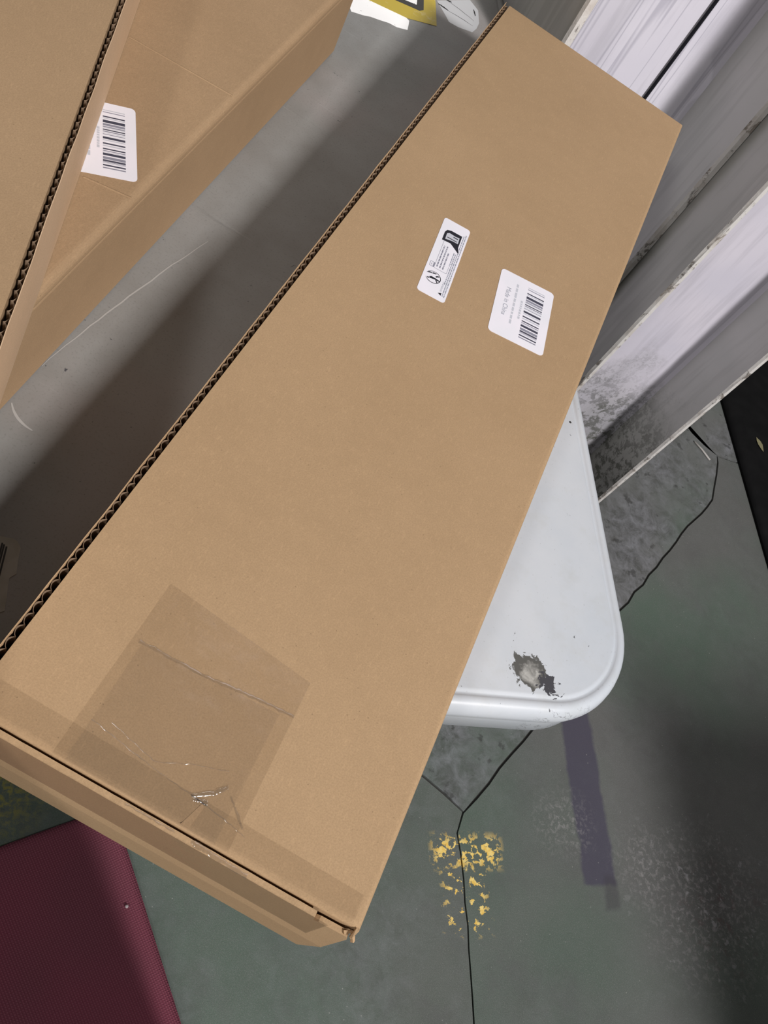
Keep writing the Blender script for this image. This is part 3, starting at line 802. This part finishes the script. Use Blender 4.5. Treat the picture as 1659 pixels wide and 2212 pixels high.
# ---- clear tape on the near end
def tape_sheet(name, poly_rows, z, mat, parent, amp=0.00025, nx=40, ny=24):
    """bilinear sheet between four corners with small wrinkles"""
    (a, b, c_, d) = [Vector(p) for p in poly_rows]
    vs_, fs = [], []
    for j in range(ny+1):
        for i in range(nx+1):
            u, v = i/nx, j/ny
            p = (a*(1-u)+b*u)*(1-v)+(d*(1-u)+c_*u)*v
            h = amp*(mn.noise(Vector((p.x*55, p.y*55, z*10)))+0.5*mn.noise(Vector((p.x*140, p.y*140, 3))))
            vs_.append((p.x-MO.x, p.y-MO.y, z+max(0.00008, 0.0003+h)))
    for j in range(ny):
        for i in range(nx):
            k = j*(nx+1)+i; fs.append((k, k+1, k+nx+2, k+nx+1))
    return mesh_obj(name, vs_, fs, mat, parent, True)
ta = tape_sheet('clear_tape', [(-0.0375, 0.1335), (0.0705, 0.1335), (0.0680, 0.2440), (-0.0360, 0.2530)], TH, M['tape'], main)
tag(ta, 'clear shiny packing tape')
tb = tape_sheet('clear_tape', [(-0.0900, 0.1330), (0.1500, 0.1330), (0.1500, 0.1500), (-0.0900, 0.1530)], TH+0.0003, M['tape'], main, nx=70, ny=6)
tag(tb, 'clear shiny packing tape along the end')
tc_ = tape_sheet('clear_tape', [(-0.0300, 0.1332), (0.0620, 0.1332), (0.0600, 0.2160), (-0.0300, 0.2100)], TH+0.00035, M['film'], main)
# tape over the front flap
vs_, fs = [], []
for i in range(61):
    x = 0.004+0.228*i/60
    for j in range(5):
        z_ = TH-0.0008-0.040*j/4
        vs_.append((x, -0.0003-0.00015*mn.noise(Vector((x*60, z_*60, 0))), z_))
for i in range(60):
    for j in range(4):
        k = i*5+j; fs.append((k, k+5, k+6, k+1))
mesh_obj('clear_tape', vs_, fs, M['tape'], main, True)
# glossy crease ridges in the tape
def ridge(pts, r, parent, zb):
    vs_, fs = [], []; n = 7
    for i, p in enumerate(pts):
        a = Vector(pts[max(0, i-1)]); b = Vector(pts[min(len(pts)-1, i+1)]); d = (b-a).normalized(); nn = Vector((-d.y, d.x))
        rr = r*(0.45+0.9*abs(mn.noise(Vector((p[0]*160, p[1]*160, 0)))))
        for k in range(n):
            a_ = math.pi*k/(n-1); vs_.append((p[0]-MO.x+nn.x*rr*math.cos(a_)*1.6, p[1]-MO.y+nn.y*rr*math.cos(a_)*1.6, zb+rr*math.sin(a_)*0.55))
    for i in range(len(pts)-1):
        for k in range(n-1): fs.append((i*n+k, i*n+k+1, (i+1)*n+k+1, (i+1)*n+k))
    return mesh_obj('tape_crease', vs_, fs, M['tape_edge'], parent, True)
def poly_path(pts, n=14, jit=0.0003):
    out = []
    for a, b in zip(pts[:-1], pts[1:]):
        for k in range(n): out.append((a[0]+(b[0]-a[0])*k/n+random.uniform(-jit, jit), a[1]+(b[1]-a[1])*k/n+random.uniform(-jit, jit)))
    out.append(pts[-1]); return out
ridge(poly_path([(-0.0326, 0.2114), (0.0100, 0.2130), (0.0409, 0.2172), (0.0687, 0.2195)]), 0.0011, ta, TH+0.0004)
ridge(poly_path([(0.0380, 0.1500), (0.0486, 0.1575), (0.0540, 0.1640)]), 0.0013, ta, TH+0.0005)
ridge(poly_path([(0.0405, 0.1490), (0.0480, 0.1510)]), 0.0010, ta, TH+0.0005)
ridge(poly_path([(0.0580, 0.1600), (0.0720, 0.1480)]), 0.0007, ta, TH+0.0005)
ridge(poly_path([(-0.030, 0.1590), (0.010, 0.1530), (0.060, 0.1480), (0.075, 0.1450)]), 0.00022, ta, TH+0.0004)
ridge(poly_path([(-0.02, 0.1630), (0.012, 0.1560), (0.030, 0.165), (0.050, 0.172)]), 0.0002, ta, TH+0.0004)
# small pale torn sliver of board under the tape
prism('torn_sliver', [(0.0405-MO.x, 0.1345-MO.y), (0.0455-MO.x, 0.1345-MO.y), (0.0475-MO.x, 0.1480-MO.y), (0.0455-MO.x, 0.1495-MO.y)], TH, TH+0.00018, M['card_light'], main)
# tape bridging the slit with bright folds
ridge(poly_path([(0.0500, 0.1300), (0.0640, 0.1292), (0.0860, 0.1285)]), 0.0012, ta, TH-0.0018)
ridge(poly_path([(0.0100, 0.1297), (0.0400, 0.1297)]), 0.0006, ta, TH-0.0012)

# ---- second carton, flat on the table at the left, its barcode sticker half covered
b2a = Vector((-0.2175, 0.335)); ang2 = math.atan2(0.0135, 0.64)
second = carton('long_carton', 'brown carton with a half hidden barcode sticker, lower of the two cartons at the left',
                (b2a.x-0.25*math.cos(ang2), b2a.y-0.25*math.sin(ang2), TZ+0.0006), ang2, 0.25, 0.645, 0.0985, None, M['card2'])
inv2 = Matrix.Rotation(-ang2, 3, 'Z')
def to2(x, y):
    v = inv2 @ (Vector((x, y, 0))-Vector((second.location.x, second.location.y, 0))); return v.x, v.y
rm = Vector((-0.2516, 0.5629)); ax = Vector((0.0648, 0.0418)).normalized()      # across direction of the sticker
lc = rm-ax*0.027
lx, ly = to2(lc.x, lc.y)
shipping_label(second, (lx, ly, 0.0985+0.0001), math.atan2(ax.y, ax.x)-ang2)
# press creases across its top
for a, b in (((-0.3252, 0.6709), (-0.2290, 0.6813)), ((-0.2601, 0.5028), (-0.2240, 0.5111))):
    pa = to2(*a); pb = to2(*b)
    d = (Vector(pb)-Vector(pa)).normalized(); n_ = Vector((-d.y, d.x))*0.0012
    vs_ = [(pa[0]+n_.x, pa[1]+n_.y, 0.0986), (pb[0]+n_.x, pb[1]+n_.y, 0.0986), (pb[0], pb[1], 0.0991), (pa[0], pa[1], 0.0991), (pb[0]-n_.x, pb[1]-n_.y, 0.0986), (pa[0]-n_.x, pa[1]-n_.y, 0.0986)]
    mesh_obj('press_crease', vs_, [(0, 3, 2, 1), (3, 5, 4, 2)], M['card2'], second)

# ---- third carton on top of the second one
sd = Vector((-0.3457+0.2094, 0.7211-0.3611)).normalized()      # its right side runs along this
start = Vector((-0.2094, 0.3611)) - sd*0.42
ang3 = math.atan2(sd.y, sd.x)-math.pi/2
cx_ = Vector((math.cos(ang3), math.sin(ang3)))
third = carton('long_carton', 'brown carton with open corrugated edge, upper of the two cartons at the left',
               (start.x-cx_.x*0.25, start.y-cx_.y*0.25, TZ+0.0006+0.0985+0.0006), ang3, 0.25, 0.97, 0.070, 'right', M['card2'])

# ------------------------------------------------------------------ things on the floor
mat_a = Vector((0.0469, 0.3024)); mat_b = Vector((0.2348, 0.1406)); d = (mat_b-mat_a).normalized(); u_ = Vector((-0.62, -0.784))
cor = mat_a - d*0.045
mr = bmesh.new(); nx, ny = 50, 40; gr = []
for j in range(ny+1):
    row_ = []
    for i in range(nx+1):
        p = cor + d*(0.36*i/nx) + Vector((d.y, -d.x))*(-1)*(-0.48*j/ny)
        edge = min(i, nx-i, j, ny-j)
        h = 0.012 + 0.004*mn.noise(Vector((p.x*7, p.y*7, 0))) - (0.006 if edge == 0 else 0)
        row_.append(mr.verts.new((p.x-cor.x, p.y-cor.y, h)))
    gr.append(row_)
for j in range(ny):
    for i in range(nx): mr.faces.new((gr[j][i], gr[j][i+1], gr[j+1][i+1], gr[j+1][i]))
bnd = [gr[0][i] for i in range(nx+1)]+[gr[j][nx] for j in range(1, ny+1)]+[gr[ny][i] for i in range(nx-1, -1, -1)]+[gr[j][0] for j in range(ny-1, 0, -1)]
low = [mr.verts.new((v.co.x, v.co.y, 0.0003)) for v in bnd]
for i in range(len(bnd)):
    mr.faces.new((bnd[i], low[i], low[(i+1) % len(bnd)], bnd[(i+1) % len(bnd)]))
mr.faces.new(low[::-1])
o = bm_obj('fabric_mat', mr, M['maroon'], None, True); o.location = (cor.x, cor.y, 0)
tag(o, 'maroon woven fabric mat lying on the floor at the bottom left', 'mat')
bm = bmesh.new(); bmesh.ops.create_icosphere(bm, subdivisions=2, radius=0.0022)
for v in bm.verts: v.co *= 1+0.2*mn.noise(v.co*900)
o = bm_obj('plastic_bead', bm, M['crumb']); o.location = (0.0975, 0.2275, 0.0158); tag(o, 'tiny pale bead lying on the maroon mat', 'bead')

# black rubber mat on the floor beyond the first column, leaf on it
bl = [pe(1.527, 0.6), pe(2.6, 0.6), pe(2.6, 2.6), pe(1.527, 2.6)]
bm = bmesh.new()
vb = [bm.verts.new((x, y, 0.0003)) for x, y, _ in bl]; vt = [bm.verts.new((x, y, 0.030)) for x, y, _ in bl]
bm.faces.new(vt); bm.faces.new(vb[::-1])
for i in range(4): bm.faces.new((vb[i], vb[(i+1) % 4], vt[(i+1) % 4], vt[i]))
bmesh.ops.bevel(bm, geom=[e for e in bm.edges if e.verts[0].co.z > 0.02 and e.verts[1].co.z > 0.02], offset=0.022, segments=6, profile=0.5, affect='EDGES')
o = bm_obj('rubber_mat', bm, M['rubber'], None, True); tag(o, 'black rubber mat on the floor at the right edge beyond the column', 'mat')
lp = [(0, 0), (0.012, 0.006), (0.022, 0.007), (0.034, 0.003), (0.042, 0), (0.034, -0.004), (0.020, -0.007), (0.010, -0.005)]
vs_ = [(x, y, 0.0010+0.0016*math.sin(x*60)) for x, y in lp]; n = len(vs_); vs_ += [(x, y, z-0.0004) for x, y, z in vs_]
o = mesh_obj('leaf', vs_, [tuple(range(n)), tuple(range(2*n-1, n-1, -1))]+[(i, i+n, (i+1) % n+n, (i+1) % n) for i in range(n)], M['leaf'])
o.location = (0.858, 1.775, 0.0305); o.rotation_euler = (0, 0, -0.9); tag(o, 'small dry yellowish leaf lying on the black rubber mat', 'leaf')
# thin pale stick in the floor joint
o = tube('stick', [(0.722, 1.672, 0.0025), (0.745, 1.662, 0.003), (0.771, 1.647, 0.0025)], 0.0022, M['scratch'])
tag(o, 'thin pale stick lying in the floor joint beyond the column', 'stick')

# made-up cabinet outside the frame at the right, added to shade the lower right of the floor
bm = cuboid_bm(0, 0.5, -1.4, 0, 0.02, 1.0, 0.004)
shade_block = empty('steel_cabinet', (0, 0, 0))
cp = pe(1.27, -0.34, 0); shade_block.location = cp; shade_block.rotation_euler = (0, 0, math.atan2(PV.y, PV.x))
tag(shade_block, 'grey steel cabinet standing just outside the right of the frame', 'cabinet')
bm_obj('body', bm, M['cab'], shade_block)
for x in (0.04, 0.46):
    for y in (-1.36, -0.04):
        bm_obj('foot', cuboid_bm(x-0.02, x+0.02, y-0.02, y+0.02, 0, 0.02), M['cab'], shade_block)

# made-up block below the frame, added only to shade the maroon mat
lampdir = Vector((-0.78, 0.63)).normalized(); nrm_ = Vector((lampdir.y, -lampdir.x))
occluder = empty('plastic_crate', (0.165+0.29, 0.115-0.175, 0), math.atan2(lampdir.y, lampdir.x)); tag(occluder, 'tall grey plastic crate standing just below the bottom of the frame', 'crate')
bm_obj('body', cuboid_bm(-0.34, 0.0, 0.0, 0.5, 0.0, 0.86, 0.008), M['cab'], occluder)
bm_obj('lid', cuboid_bm(-0.35, 0.01, -0.0, 0.51, 0.86, 0.88, 0.006), M['cab'], occluder)
